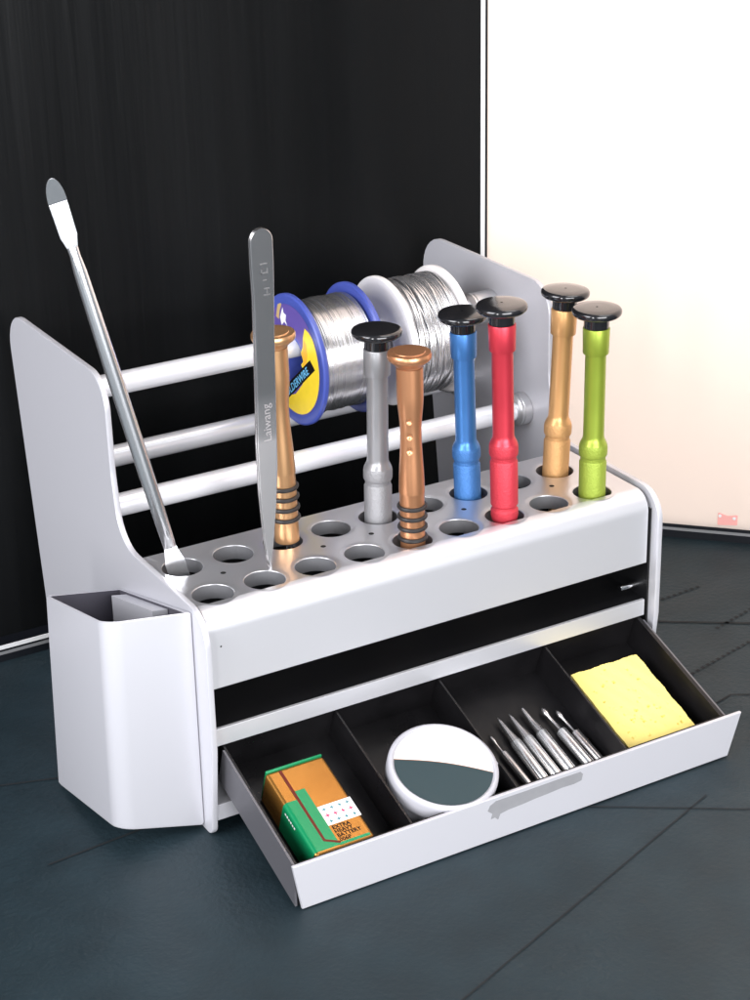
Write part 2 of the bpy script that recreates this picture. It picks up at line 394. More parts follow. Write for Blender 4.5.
# little pin holes between the big ones, and one on the fascia
b = BM()
for i in (0.5, 2.5, 3.5, 5.5, 7.5):
    cx = HX0+HP*i; cy = 0.5*(YA+YB); b = BM()
    lathe(b, [(0.11, ZT+0.004), (0.0, ZT+0.005)], 14, Matrix.Translation((cx, cy, 0))); finish('pin_hole', b, 'hole', org, ORG, 0)
b = BM()
lathe(b, [(0.038, 0.006), (0.0, 0.007)], 12, Matrix.Translation((0.55, 0, 7.9)) @ Matrix.Rotation(math.radians(90), 4, 'X'))
finish('pin_hole', b, 'hole', org, ORG, 0)
# dark inside: shelf plus black plates added so the cavity reads as shade
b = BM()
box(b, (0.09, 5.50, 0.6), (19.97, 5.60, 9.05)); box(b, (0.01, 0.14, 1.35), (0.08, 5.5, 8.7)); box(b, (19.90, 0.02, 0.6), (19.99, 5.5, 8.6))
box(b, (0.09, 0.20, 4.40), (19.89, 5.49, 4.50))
finish('inner_shade_plates', b, 'cavity_shade', org, ORG, 0)
b = BM(); box(b, (0.06, 0.0, 3.82), (19.80, 0.16, 4.545), 0.03); box(b, (0.1, 0.17, 4.30), (19.7, 0.6, 4.39)); finish('front_rail', b, 'alu', org, ORG, 30, True)
b = BM(); box(b, (0.02, 0.05, 0.62), (19.88, 5.45, 1.30), 0.04); finish('base_plate', b, 'silver', org, ORG, 30, True)
b = BM(); lathe(b, [(0, -0.9), (0.13, -0.88), (0.14, -0.8), (0.14, 0)], 16, Matrix.Translation((19.9, 0.7, 4.95)) @ AX); finish('pin', b, 'chrome', org, ORG)
# cross bars with end caps
BARS = [(11.81, 14.017), (14.3, 9.86), (9.213, 9.993)]
for k, (yy, zz) in enumerate(BARS):
    b = BM(); lathe(b, [(0, 0.0), (0.46, 0.0), (0.46, 20.0), (0, 20.0)], 32, Matrix.Translation((0, yy, zz)) @ AX)
    bar = finish('crossbar', b, 'rod' , org, ORG)
    b = BM(); r = 0.72; ln = 1.25 if k == 0 else 0.62
    lathe(b, [(0.47, -0.02), (r-0.12, 0), (r, 0.10), (r, 0.20), (r-0.03, 0.22), (r, 0.25), (r, ln), (0.47, ln+0.01)], 32, Matrix.Translation((19.98-ln, yy, zz)) @ AX)
    finish('end_cap', b, 'cap_metal', bar, ORG)

# pen pocket hung on the left panel
def pen_wall():
    outer = round_poly([(-0.27, 7.2), (-3.5, 6.9), (-3.5, 0.84), (-0.27, 0.58)], [0, 0.25, 0.75, 0.05], 8)
    inner = round_poly([(-0.42, 7.02), (-3.36, 6.74), (-3.36, 0.98), (-0.42, 0.72)], [0, 0.2, 0.65, 0.05], 8)
    return outer, inner
def bil(x, y, A, B, C, D):
    u = (x+0.27)/(-3.5+0.27); v = (y-0.7)/(6.9-0.7)
    u = max(-0.05, min(1.05, u)); v = max(-0.05, min(1.06, v))
    out = [0.0]*3
    for i in range(3): out[i] = A[i]*u*v+B[i]*u*(1-v)+C[i]*(1-u)*(1-v)+D[i]*(1-u)*v
    return out
outer, inner = pen_wall()
ztop = lambda x, y: bil(x, y, (8.12,)*3, (9.58,)*3, (9.20,)*3, (7.50,)*3)[0]
def bot(x, y, lift=0.0):                          # bottom outline flares outward slightly
    dx, dy, z = bil(x, y, (-0.38, -0.35, 0.10), (-0.12, 0.10, 0.98), (0, 0.08, 0.19), (0, 0, 0.05))
    return (x+dx, y+dy, z+lift)
b = BM(); n = len(outer)
ot = [b.verts.new((x, y, ztop(x, y)-0.02)) for x, y in outer]; it = [b.verts.new((x, y, ztop(x, y)-0.02)) for x, y in inner]
cxm, cym = -1.9, 3.9
rim = [b.verts.new(((x*0.6+x2*0.4), (y*0.6+y2*0.4), ztop(x, y)+0.02)) for (x, y), (x2, y2) in zip(outer, inner)]
ob1 = [b.verts.new(bot(x, y, 0.12)) for x, y in outer]
ob = [b.verts.new(bot(cxm+(x-cxm)*0.97, cym+(y-cym)*0.985)) for x, y in outer]
ib = [b.verts.new(bot(x, y, 0.35)) for x, y in inner]
NS = 6
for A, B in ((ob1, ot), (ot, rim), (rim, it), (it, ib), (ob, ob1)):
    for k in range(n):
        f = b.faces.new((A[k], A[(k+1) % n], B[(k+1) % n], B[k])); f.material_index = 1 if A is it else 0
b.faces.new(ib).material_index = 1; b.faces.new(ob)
pk = finish('pen_pocket', b, ['silver', 'pocket_shade'], org, ORG, 35)
b = BM()                                          # inner divider block, its top level with the rim
pts = [(-1.05, 6.3), (-1.05, 2.3), (-0.45, 2.3), (-0.45, 6.3)]
v0 = [b.verts.new((x, y, ztop(x, y)-0.10)) for x, y in pts]; v1 = [b.verts.new((x, y, 1.2)) for x, y in pts]
b.faces.new(v0); b.faces.new(v1)
for k in range(4): b.faces.new((v0[k], v0[(k+1) % 4], v1[(k+1) % 4], v1[k]))
finish('divider', b, 'silver', pk, ORG, 0)

# drawer, drooping on its runners
TL = math.radians(19.62); Fv = Vector((0, -math.cos(TL), -math.sin(TL))); Wv = Vector((0, -math.sin(TL), math.cos(TL)))
RIM0 = Vector((0, 0, 3.752))
def DP(x, u, w): return Vector((x, 0, 0))+RIM0+Fv*u+Wv*w
def dloc(x, u, w): return DP(x, u, w)
DROT = (TL, 0, 0)
FLW = -1.55                                       # tray floor
prof_side = [(-0.25, 0.0), (5.88, 0.0), (6.43, FLW-0.06), (-0.25, FLW-0.06)]      # (u, w); front edge stands upright
def tray_prism(bm, x0, x1, pr, bev=0.0): prism(bm, pr, x0, x1, lambda u, v, d: DP(d, u, v), bev)
b = BM()
tray_prism(b, 0.39, 0.47, prof_side); tray_prism(b, 19.45, 19.62, prof_side)
tray_prism(b, 0.47, 19.45, [(-0.25, 0.0), (-0.15, 0.0), (-0.15, FLW), (-0.25, FLW)])
tray_prism(b, 0.47, 19.45, [(-0.25, FLW), (6.40, FLW), (6.42, FLW-0.06), (-0.25, FLW-0.06)])
tray_prism(b, 0.47, 19.45, [(5.80, 0.0), (5.88, 0.0), (6.42, FLW), (6.34, FLW)])
dr = finish('drawer', b, 'black', org, ORG, 0)
for xx in (5.20, 9.80, 14.85):
    b = BM(); tray_prism(b, xx-0.04, xx+0.04, [(-0.14, -0.03), (5.79, -0.03), (6.33, FLW+0.002), (-0.14, FLW+0.002)]); finish('divider', b, 'black', dr, ORG, 0)
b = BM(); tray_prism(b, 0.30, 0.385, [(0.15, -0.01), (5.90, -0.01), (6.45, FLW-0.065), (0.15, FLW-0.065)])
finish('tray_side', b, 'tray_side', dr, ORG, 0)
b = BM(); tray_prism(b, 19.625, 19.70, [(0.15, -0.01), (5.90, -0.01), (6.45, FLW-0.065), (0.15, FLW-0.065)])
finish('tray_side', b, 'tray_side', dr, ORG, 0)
b = BM()
prism(b, [(0.15, 1.90), (20.27, 1.88), (19.68, 0.07), (0.47, 0.04)], -5.78, -5.62, lambda u, v, d: (u, d, v), 0.035)
fp = finish('front_panel', b, 'silver', dr, ORG, 30, True)
b = BM()                                          # scuffed grey patch where a sticker was
rag = [(8.36, 1.62), (8.62, 1.74), (10.0, 1.73), (11.4, 1.74), (12.44, 1.73), (12.56, 1.60), (12.50, 1.34), (12.15, 1.29), (11.6, 1.31), (11.0, 1.27), (10.4, 1.25), (9.8, 1.20), (9.2, 1.18), (8.82, 1.12), (8.72, 0.90), (8.58, 1.04), (8.40, 1.02), (8.46, 1.24), (8.26, 1.42)]
prism(b, rag, -5.79, -5.782, lambda u, v, d: (u, d, v)); finish('scuff_patch', b, 'patch', fp, ORG, 0)

# ------------------------------------------------------------------ spools on the top bar
SY, SZ = 11.81, 13.44
def spool(x0, x1, r, kind, label):
    t = thing('solder_spool', label, 'solder spool', (0.5*(x0+x1), SY, SZ), group='solder spools on the top bar'); O = ORI[t]
    T = Matrix.Translation((0, SY, SZ)) @ AX
    mt = 'spool_blue' if kind == 'blue' else 'spool_white'
    fth = 0.24
    b = BM(); lathe(b, [(0.98, x0+0.02), (1.12, x0+0.02), (1.12, x1-0.02), (0.98, x1-0.02)], 40, T, close=True); finish('hub', b, mt, t, O)
    fs = []
    for a, c in ((x0, x0+fth), (x1-fth, x1)):
        b = BM(); lathe(b, [(1.06, a+0.03), (1.12, a+0.01), (r-0.42, a+0.01), (r-0.36, a-0.02), (r-0.06, a-0.02), (r, a+0.04), (r, c-0.06), (r-0.06, c), (1.13, c)], 72, T, close=True)
        fs.append(finish('flange', b, mt, t, O))
    xa, xb = x0+fth, x1-fth
    b = BM(); pf = [(1.14, xa+0.002)]
    rr = r-0.42 if kind == 'blue' else r-0.38
    pitch = 0.055 if kind == 'blue' else 0.105; n = int((xb-xa-0.06)/pitch)
    for i in range(n):
        xc = xa+0.03+(i+0.5)*pitch; dr_ = random.uniform(-0.02, 0.02)+(0.05*math.sin(i*0.7) if kind == 'white' else 0.02*math.sin(i*0.35))
        h = pitch*0.5
        for k in range(5):
            a = math.pi*(k+0.5)/5; pf.append((rr+dr_+h*math.sin(a)*(0.5 if kind == 'blue' else 1.0), xc-h*0.98*math.cos(a)))
    pf.append((1.14, xb-0.002))
    lathe(b, pf, 72, T, close=True)
    def loop(x, rad, tilt, ph, r_, a0=0, a1=2*math.pi, closed=True):
        n_ = 64; P = []
        for k in range(n_ if closed else n_+1):
            a = a0+(a1-a0)*k/n_
            P.append((x+tilt*math.sin(a+ph), SY+rad*math.cos(a), SZ+rad*math.sin(a)))
        tube(b, P, r_, 6, closed=closed)
    if kind == 'white':
        for i in range(17):
            tl = random.uniform(0.05, 0.34); x = random.uniform(xa+tl+0.06, xb-tl-0.06)
            loop(x, rr+0.10+0.03*random.random(), tl, random.uniform(0, 6.28), 0.045)
        tube(b, [(x1-0.5+0.5*t_, SY-0.6-1.9*t_+1.0*t_*t_, SZ-rr-0.12-0.12*math.sin(3.1*t_)+0.35*t_) for t_ in [k/14 for k in range(15)]], 0.045, 6)
    else:
        for i in range(4):
            loop(xa+0.12+i*0.09, rr+0.05, 0.08, random.uniform(0, 6), 0.03)
    finish('wire_winding', b, 'wire' if kind == 'white' else 'solder', t, O, 60)
    return t, fs, O
spw, fs, O = spool(14.30, 17.36, 2.82, 'white', 'white spool with grey solder wire wound on it')
spb, fs, O = spool(9.98, 13.05, 2.82, 'blue', 'blue spool of shiny solder with a yellow printed label')
# printed label on the near flange of the blue spool: (h, v) seen from the left, h towards the camera side
XL = 9.985
def LP(h, v, d=0.0): return Vector((XL-d, SY-h, SZ+v))
b = BM(); N = 56
ring = [[b.verts.new(LP(r_*math.cos(2*math.pi*k/N), r_*math.sin(2*math.pi*k/N), 0.004)) for k in range(N)] for r_ in (1.14, 2.38)]
for k in range(N): b.faces.new((ring[0][k], ring[0][(k+1) % N], ring[1][(k+1) % N], ring[1][k]))
lab = finish('label', b, 'label_p', fs[0], O, 0)
b = BM()
yel = [(1.20, 1.72), (1.55, 1.62)]+[(2.34*math.cos(math.radians(a)), 2.34*math.sin(math.radians(a))) for a in range(38, -115, -6)]+[(-1.0, -2.05), (-0.85, -1.82), (-0.4, -1.72), (0.2, -1.45), (0.85, -0.82), (1.05, -0.30), (0.78, 0.02), (0.98, 0.22), (0.80, 0.55), (0.98, 0.85), (1.02, 1.25)]
prism(b, yel, 0.006, 0.010, lambda u, v, d: LP(u, v, d)); finish('yellow_field', b, 'label_y', lab, O, 0)
b = BM()
prism(b, [(0.84, 0.0), (1.02, 0.22), (0.85, 0.52), (1.02, 0.8), (1.08, 1.2), (1.3, 1.05), (1.38, 0.6), (1.25, 0.1)], 0.011, 0.013, lambda u, v, d: LP(u, v, d)); finish('orange_mark', b, 'label_o', lab, O, 0)
# lettering band rising to the right
p0 = Vector((-0.72, -1.95)); p1 = Vector((1.92, 0.20)); dd = (p1-p0).normalized(); ang = math.atan2(dd.y, dd.x); nn = Vector((-dd.y, dd.x))
b = BM()
q = [p0-nn*0.08-dd*0.05, p1-nn*0.10+dd*0.02, p1+nn*0.42-dd*0.1, p0+nn*0.44-dd*0.05]
prism(b, [(x.x, x.y) for x in q], 0.014, 0.018, lambda u, v, d: LP(u, v, d)); bd = finish('lettering_band', b, 'print_k', lab, O, 0)
MX = Matrix(((0, 0, -1, XL-0.0185), (-1, 0, 0, SY), (0, 1, 0, SZ), (0, 0, 0, 1)))      # text plane -> flange face
MT = MX @ Matrix.Translation((p0.x, p0.y, 0)) @ Matrix.Rotation(ang, 4, 'Z') @ Matrix.Translation((0.02, 0.0, 0))
b = BM(); merge(b, text_bm('SOLDERWIRE', 0.46, MT, 0.003, 1.02, 0.008)); finish('lettering', b, 'print_b', bd, O, 0)
b = BM(); prism(b, [(-1.35, 1.55), (-1.15, 2.2), (-0.95, 2.42), (-0.82, 2.2), (-1.0, 1.9), (-1.1, 1.5)], 0.006, 0.010, lambda u, v, d: LP(u, v, d)); finish('tan_mark', b, 'tan', lab, O, 0)
b = BM(); prism(b, [(-0.98, 1.62), (-0.72, 2.12), (-0.66, 1.9), (-0.44, 1.86), (-0.50, 1.60), (-0.36, 1.40), (-0.62, 1.52), (-0.85, 1.3)], 0.006, 0.010, lambda u, v, d: LP(u, v, d)); finish('white_mark', b, 'white', lab, O, 0)

# ------------------------------------------------------------------ screwdrivers
def driver(loc, lean, colour, label):
    """precision screwdriver; local z from the rack's top face (z = 0)"""
    t = thing('screwdriver', label, 'screwdriver', loc, lean, 'small screwdrivers standing in the rack')
    b = BM()
    lathe(b, [(0.0, -1.25), (0.40, -1.25), (0.50, -1.15), (0.545, -0.95), (0.545, -0.72), (0.47, -0.62), (0.47, -0.55), (0.545, -0.47),
              (0.55, 1.32), (0.50, 1.42), (0.505, 1.45), (0.505, 1.55), (0.545, 1.60), (0.568, 1.66), (0.575, 1.74), (0.575, 1.96), (0.565, 2.04), (0.545, 2.12)], 40, mi=1)
    lathe(b, [(0.545, 2.12), (0.50, 2.22), (0.45, 2.32), (0.43, 2.40), (0.422, 2.5), (0.415, 5.90), (0.42, 5.92), (0.50, 5.93), (0.515, 5.96), (0.535, 6.95), (0.52, 6.99), (0, 7.0)], 40, mi=0)
    finish('handle', b, [colour+'_h', colour+'_k'], t, smooth=30)
    b = BM()
    lathe(b, [(0.0, 7.001), (0.49, 7.001), (0.50, 7.02), (0.50, 7.34), (0.53, 7.39), (0.70, 7.42), (0.88, 7.48), (0.965, 7.56), (0.985, 7.64), (0.975, 7.72), (0.93, 7.775), (0.85, 7.80), (0.50, 7.825), (0.05, 7.83), (0.045, 7.79), (0, 7.79)], 48)
    finish('cap', b, 'black_gloss', t, smooth=40)
    b = BM(); lathe(b, [(0, -3.55), (0.16, -3.5), (0.2, -2.9), (0.2, -1.251), (0, -1.251)], 18); finish('bit', b, 'brass', t)
    return t
def lean_of(base, top):
    d = Vector(top)-Vector(base); return (math.atan2(-d.y, d.z)*1.0, math.atan2(d.x, d.z), 0)
def base(i, row): return Vector((HX[i], YA if row == 'b' else YB, ZT))
driver((9.55, YA, ZT), (0, math.radians(0.9), 0), 'grey', 'plain grey metal screwdriver with black swivel cap beside the copper one')
driver((13.75, YA, ZT-0.05), (0, math.radians(-1.6), 0), 'blue', 'blue screwdriver with black swivel cap standing behind the red one')
driver((13.76, YB-0.02, ZT+1.0), (0, math.radians(-1.3), 0), 'red', 'red screwdriver with black swivel cap raised a little in the front row')
driver((18.10, YA, ZT), (0, math.radians(2.4), 0), 'gold', 'gold orange screwdriver with black swivel cap in the back row')
driver((18.05, YB, ZT-0.0), (0, 0, 0), 'green', 'lime green screwdriver with black swivel cap at the end of the front row')
def copper(loc, lean, label, met, dents=True):
    t = thing('screwdriver', label, 'screwdriver', loc, lean, 'small screwdrivers standing in the rack')
    b = BM()
    pr = [(0, -0.9), (0.42, -0.9), (0.48, -0.85), (0.48, 1.95), (0.495, 2.0)]
    for k in range(1, 100):
        z = 2.0+4.0*k/100; s = (z-2.0)/4.0
        r = 0.495+(0.405-0.495)*(0.5-0.5*math.cos(math.pi*min(1, s/0.62))) if s < 0.62 else 0.405+(0.505-0.405)*(0.5-0.5*math.cos(math.pi*(s-0.62)/0.38))
        pr.append((r, z))
    pr += [(0.505, 6.0), (0.51, 7.05), (0.0, 7.06)]
    lathe(b, pr, 128, mi=0)
    az = math.radians(-128)
    for v in (b.verts if dents else []):
        if 3.4 < v.co.z < 5.4:
            rr = math.hypot(v.co.x, v.co.y); da = (math.atan2(v.co.y, v.co.x)-az+math.pi) % (2*math.pi)-math.pi
            for zc in (5.02, 4.40, 3.82):
                q = math.hypot(da*rr, v.co.z-zc)/0.125
                if q < 1: v.co.x *= 1-0.20*(1-q); v.co.y *= 1-0.20*(1-q)
    finish('handle', b, [met, 'brass'], t, smooth=30)
    b = BM(); lathe(b, [(0, 7.061), (0.50, 7.061), (0.54, 7.14), (0.70, 7.28), (0.80, 7.36), (0.835, 7.44), (0.835, 7.56), (0.80, 7.63), (0.60, 7.64), (0.58, 7.67), (0, 7.68)], 48); finish('cap', b, met, t, smooth=35)
    for z in (0.12, 0.56, 1.0, 1.42):
        b = BM(); P = [(0.50*math.cos(2*math.pi*k/40), 0.50*math.sin(2*math.pi*k/40), z) for k in range(40)]; tube(b, P, 0.088, 10, closed=True); finish('o_ring', b, 'rubber', t)
    b = BM(); lathe(b, [(0, -2.9), (0.16, -2.85), (0.2, -2.5), (0.2, -0.901), (0, -0.901)], 18); finish('bit', b, 'chrome', t)
    return t
copper((9.56, YB, ZT+0.02), (0, math.radians(-0.3), 0), 'copper screwdriver with three dimples and black rings in the front row', 'copper')
copper((5.46, YA, ZT+0.85), (0, math.radians(-1.5), 0), 'copper screwdriver with black rings half hidden behind the tweezers', 'brass', False)

# ------------------------------------------------------------------ tweezers
t = thing('tweezers', 'flat steel tweezers standing upright on their tip with engraved lettering', 'tweezers', (3.78, 2.15, ZT+0.01)); O = ORI[t]
YT = 2.1
out = [(3.74, 9.30), (3.68, 9.62), (3.60, 10.4), (3.50, 12.2), (3.49, 14.2), (3.54, 15.6), (3.60, 18.0), (3.62, 19.8), (3.58, 21.0), (3.58, 21.85),
       (4.47, 21.85), (4.47, 21.0), (4.43, 19.7), (4.36, 17.5), (4.31, 15.2), (4.27, 13.2), (4.13, 11.6), (3.98, 10.4), (3.86, 9.62), (3.80, 9.30)]
top = [(4.025+0.445*math.cos(math.radians(a)), 21.85+0.48*math.sin(math.radians(a))) for a in range(170, 5, -11)]
out2 = out[:10]+top+out[10:]
def arm(y0, bow, name):
    b = BM()
    def bend(v): return 0.95*(v-9.3)/5.4 if v < 14.4 else (0.95*(5.1/5.4)+0.10*math.sin((v-14.4)/1.6*math.pi/2) if v < 16 else 0.997-0.16*(v-16.0)/1.6)
    L_ = [p for p in out2 if p[0] < 4.02 and not p in top]; n_ = 64; prof_ = []
    def xs(v):
        xl = [p for p in out[:10]]; xr = out[10:][::-1]
        def ip(a):
            for (x0, z0), (x1, z1) in zip(a[:-1], a[1:]):
                if z0 <= v <= z1: return x0+(x1-x0)*(v-z0)/(z1-z0)
            return a[-1][0] if v > a[-1][1] else a[0][0]
        l_, r_ = ip(xl), ip(xr)
        if v > 21.85:
            k_ = math.sqrt(max(0, 1-((v-21.85)/0.48)**2)); c_ = 0.5*(l_+r_); l_ = c_-(c_-l_)*k_; r_ = c_+(r_-c_)*k_
        return l_, r_
    vs = [9.30+12.55*i/n_ for i in range(n_+1)]+[21.85+0.475*math.sin(math.pi/2*i/10) for i in range(1, 11)]
    G = []
    for v in vs:
        l_, r_ = xs(v); yb_ = bend(v); sh = 0.5*(yb_-0.1); zz = v-0.3*(yb_-0.1)*(1 if v > 10.5 else max(0, (v-9.3)/1.2))
        if v <= 9.3: sh = 0.0
        yy = y0+yb_+bow*math.sin(math.pi*min(1, max(0, (21.5-v)/12.2)))
        e = min(0.03, (r_-l_)*0.2)
        G.append([b.verts.new(p) for p in ((l_+sh, yy+0.03, zz), (l_+sh+e, yy, zz), (r_+sh-e, yy, zz), (r_+sh, yy+0.03, zz), (r_+sh, yy+0.085, zz), (l_+sh, yy+0.085, zz))])
    for A, B in zip(G[:-1], G[1:]):
        for k in range(6): b.faces.new((A[k], A[(k+1) % 6], B[(k+1) % 6], B[k]))
    b.faces.new(G[0]); b.faces.new(G[-1])
    return finish(name, b, 'steel', t, O, 30, True)
arm_f = arm(YT, 0.0, 'arm'); arm(YT+0.095, 0.06, 'arm')
tb = text_bm('Laiwang', 0.46, Matrix.Translation((4.06, 14.25, 0)) @ Matrix.Rotation(math.radians(91), 4, 'Z'), 0.003, 1.0)
for v in tb.verts:
    u_, v_, d_ = v.co; bz = 0.95*(v_-9.3)/5.4 if v_ < 14.4 else (0.95*(5.1/5.4)+0.10*math.sin((v_-14.4)/1.6*math.pi/2))
    v.co = (u_+0.5*(bz-0.1), YT+bz-0.003-d_*0.5, v_-0.3*(bz-0.1))
b = BM(); merge(b, tb); finish('lettering', b, 'engrave', arm_f, O, 0)
b = BM()
for (x0, x1, z0, z1) in ((3.92, 4.20, 21.02, 21.05), (3.95, 4.22, 20.68, 20.71), (3.95, 3.98, 20.68, 20.84), (4.18, 4.21, 20.70, 20.86), (4.02, 4.16, 20.42, 20.44), (4.05, 4.25, 20.10, 20.13), (4.14, 4.17, 19.9, 20.1), (4.02, 4.27, 19.86, 19.89)):
    bz = 0.997-0.16*(z0+0.15-16)/1.6
    box(b, (x0+0.5*(bz-0.1), YT+bz-0.012, z0-0.3*(bz-0.1)), (x1+0.5*(bz-0.1), YT+bz+0.01, z1-0.3*(bz-0.1)))
finish('engraved_mark', b, 'engrave_dark', arm_f, O, 0)

# ------------------------------------------------------------------ double ended metal spatula
P0 = Vector((1.02, 4.12, 8.35)); P1 = Vector((-2.50, 4.95, 24.55)); ax = (P1-P0).normalized(); LEN = (P1-P0).length
side = ax.cross(Vector((-0.24, -0.92, 0.26))).normalized(); side = -side if side.x < 0 else side
nrm = ax.cross(side).normalized(); nrm = -nrm if nrm.y > 0 else nrm
MS = Matrix.Identity(4)
for i in range(3): MS[i][0] = side[i]; MS[i][1] = -nrm[i]; MS[i][2] = ax[i]
t = thing('spatula', 'long thin steel pry spatula leaning left out of the rack', 'spatula', P0); O = ORI[t]
MW = Matrix.Translation(P0) @ MS
zb0 = 1.85; zb1 = LEN-2.60
def sect(zs):                                     # rod with faceted bevel into the blades: (z, half width, half thickness)
    b = BM(); rings = []
    for z, hw, ht in zs:
        rings.append([b.verts.new(MW @ Vector((hw*math.cos(2*math.pi*k/24), ht*math.sin(2*math.pi*k/24), z))) for k in range(24)])
    for A, B in zip(rings[:-1], rings[1:]):
        for k in range(24): b.faces.new((A[k], A[(k+1) % 24], B[(k+1) % 24], B[k]))
    b.faces.new(rings[0]); b.faces.new(rings[-1][::-1]); return b
finish('rod', sect([(zb0, 0.24, 0.10), (zb0+0.35, 0.25, 0.20), (zb0+0.8, 0.26, 0.25), (LEN*0.35, 0.29, 0.285), (LEN*0.55, 0.29, 0.285), (zb1-0.9, 0.24, 0.23), (zb1-0.3, 0.19, 0.17), (zb1, 0.20, 0.09)]), 'blade', t, O, 40)
b = BM()
ZK = LEN-0.95
pts = [(-0.20, zb1+0.001), (-0.27, zb1+0.28), (-0.31, zb1+0.42), (-0.335, ZK), (0.335, ZK), (0.31, zb1+0.42), (0.27, zb1+0.28), (0.20, zb1+0.001)]
prism(b, pts, -0.045, 0.045, lambda u, v, d: MW @ Vector((u, d, v)), 0.02)
pts = [(-0.335, ZK+0.001)]+[(0.335*math.cos(math.radians(a)), ZK+0.05+0.9*math.sin(math.radians(a))) for a in range(180, -1, -10)]+[(0.335, ZK+0.001)]
prism(b, pts, -0.044, 0.044, lambda u, v, d: MW @ Vector((u, d-0.27*(v-ZK), v)), 0.015)
finish('blade', b, 'blade', t, O, 30, True)
b = BM()
pts = [(0.24, zb0-0.001), (0.32, zb0-0.35), (0.38, zb0-0.6), (0.40, 0.2), (0.34, 0), (-0.34, 0), (-0.40, 0.2), (-0.38, zb0-0.6), (-0.32, zb0-0.35), (-0.24, zb0-0.001)]
prism(b, pts, -0.045, 0.045, lambda u, v, d: MW @ Vector((u, d, v)), 0.02); finish('blade', b, 'blade', t, O, 30, True)

# ------------------------------------------------------------------ things lying in the drawer (local frame: x right, y back, z off the tray floor)
def dthing(name, label, cat, x, u, group=None): return thing(name, label, cat, DP(x, u, FLW+0.004), DROT, group)
# battery ---------------------------------------------------------
BW, BL, BH = 2.44, 4.10, 1.53
t = dthing('battery', 'rectangular nine volt battery in gold and green foil with red line', 'battery', 1.25, 5.80)
# local: x 0..BW, y 0..BL (0 = front end), z 0..BH
b = BM(); box(b, (0, 0, 0), (BW, BL, BH), 0.16, 0, 4); bod = finish('body', b, 'bat_gold', t, smooth=40, wn=True)
def quad(pts, z, m_, name, parent, th=0.006):
    b = BM(); prism(b, pts, z, z+th, lambda u, v, d: (u, v, d)); return finish(name, b, m_, parent, smooth=0)
ZB = BH+0.002
quad([(0.15, 0.15), (1.05, 0.15), (1.05, 2.92), (0.62, 2.92), (0.62, 2.55), (0.15, 2.55)], ZB, 'bat_green', 'green_print', bod)
quad([(1.05, 0.12), (2.3, 0.12), (2.3, 0.24), (1.05, 0.24)], ZB, 'bat_green', 'green_print', bod)
b = BM(); box(b, (-0.006, 0.14, 0.14), (-0.002, 2.55, BH-0.16)); finish('green_print', b, 'bat_green', bod, smooth=0)
b = BM()                                          # rounded long edge, green part
for k in range(7):
    a0, a1 = math.radians(90+90*k/7), math.radians(90+90*(k+1)/7); c = (0.16, BH-0.16); rr = 0.166
    poly(b, [(c[0]+rr*math.cos(a0), 0.15, c[1]+rr*math.sin(a0)), (c[0]+rr*math.cos(a1), 0.15, c[1]+rr*math.sin(a1)), (c[0]+rr*math.cos(a1), 2.55, c[1]+rr*math.sin(a1)), (c[0]+rr*math.cos(a0), 2.55, c[1]+rr*math.sin(a0))])
finish('green_print', b, 'bat_green', bod, smooth=60)
b = BM(); box(b, (0.05, BL-0.05, 0.05), (BW-0.05, BL+0.06, BH+0.05), 0.05, 0, 3); finish('end_seal', b, 'bat_green', bod, smooth=40)
b = BM()
prism(b, [(0.52, 3.98), (0.64, 3.98), (0.66, 0.55), (1.15, 0.28), (1.10, 0.20), (0.56, 0.50)], ZB+0.007, ZB+0.010, lambda u, v, d: (u, v, d)); finish('red_line', b, 'bat_red', bod, smooth=0)
quad([(1.06, 1.05), (2.42, 1.05), (2.42, 1.95), (1.06, 1.95)], ZB, 'white', 'white_band', bod)
def cross(bm, cx, cy, s, z):
    q = []
    for k in range(8):
        a = math.pi/4*k; r_ = s if k % 2 == 0 else s*0.30
        q.append((cx+r_*math.cos(a), cy+r_*math.sin(a)))
    prism(bm, q, z, z+0.003, lambda u, v, d: (u, v, d))
b = BM()
for k in range(4): cross(b, 1.25+0.32*k, 1.77, 0.12, ZB+0.007); cross(b, 1.25+0.32*k, 1.20, 0.12, ZB+0.007)
finish('teal_star', b, 'bat_teal', bod, smooth=0)
b = BM()
for k in range(4): cross(b, 1.25+0.32*k, 1.48, 0.13, ZB+0.007)
finish('red_star', b, 'bat_pink', bod, smooth=0)
b = BM()
for k, s_ in enumerate(('EXTRA', 'HEAVY', 'BATTERY', '006P')):
    merge(b, text_bm(s_, 0.225, Matrix.Translation((1.14, 0.84-0.19*k, ZB)), 0.003, 1.05, 0.006))
finish('lettering', b, 'print_k', bod, smooth=0)

# round tin ---------------------------------------------------------
RT = 2.12; HT = 1.75
b = BM()
for k in range(6): box(b, (-0.0075, 2.25-0.14*k, BH-0.34), (-0.0065, 2.34-0.14*k, BH-0.26+0.02*(k % 2)))
finish('side_print', b, 'white', bod, smooth=0)
t = dthing('round_jar', 'round milky white jar with lid half white and half dark teal', 'jar', 7.60, 3.98)
b = BM(); lathe(b, [(0, 0), (RT-0.30, 0), (RT-0.22, 0.05), (RT-0.16, HT-0.75), (0, HT-0.75)], 64); finish('body', b, 'tin', t, smooth=40)
b = BM(); lathe(b, [(RT-0.12, HT-0.78), (RT-0.02, HT-0.75), (RT, HT-0.62), (RT, HT-0.20), (RT-0.02, HT-0.08), (RT-0.09, HT-0.01), (RT-0.16, HT), (RT-0.20, HT-0.03), (RT-0.22, HT-0.08), (0, HT-0.08)], 72)
box(b, (RT-0.03, -0.55, HT-0.62), (RT+0.03, -0.15, HT-0.25), 0.02); lid = finish('lid', b, 'tin', t, smooth=40)
RI = RT-0.24; zi = HT-0.076
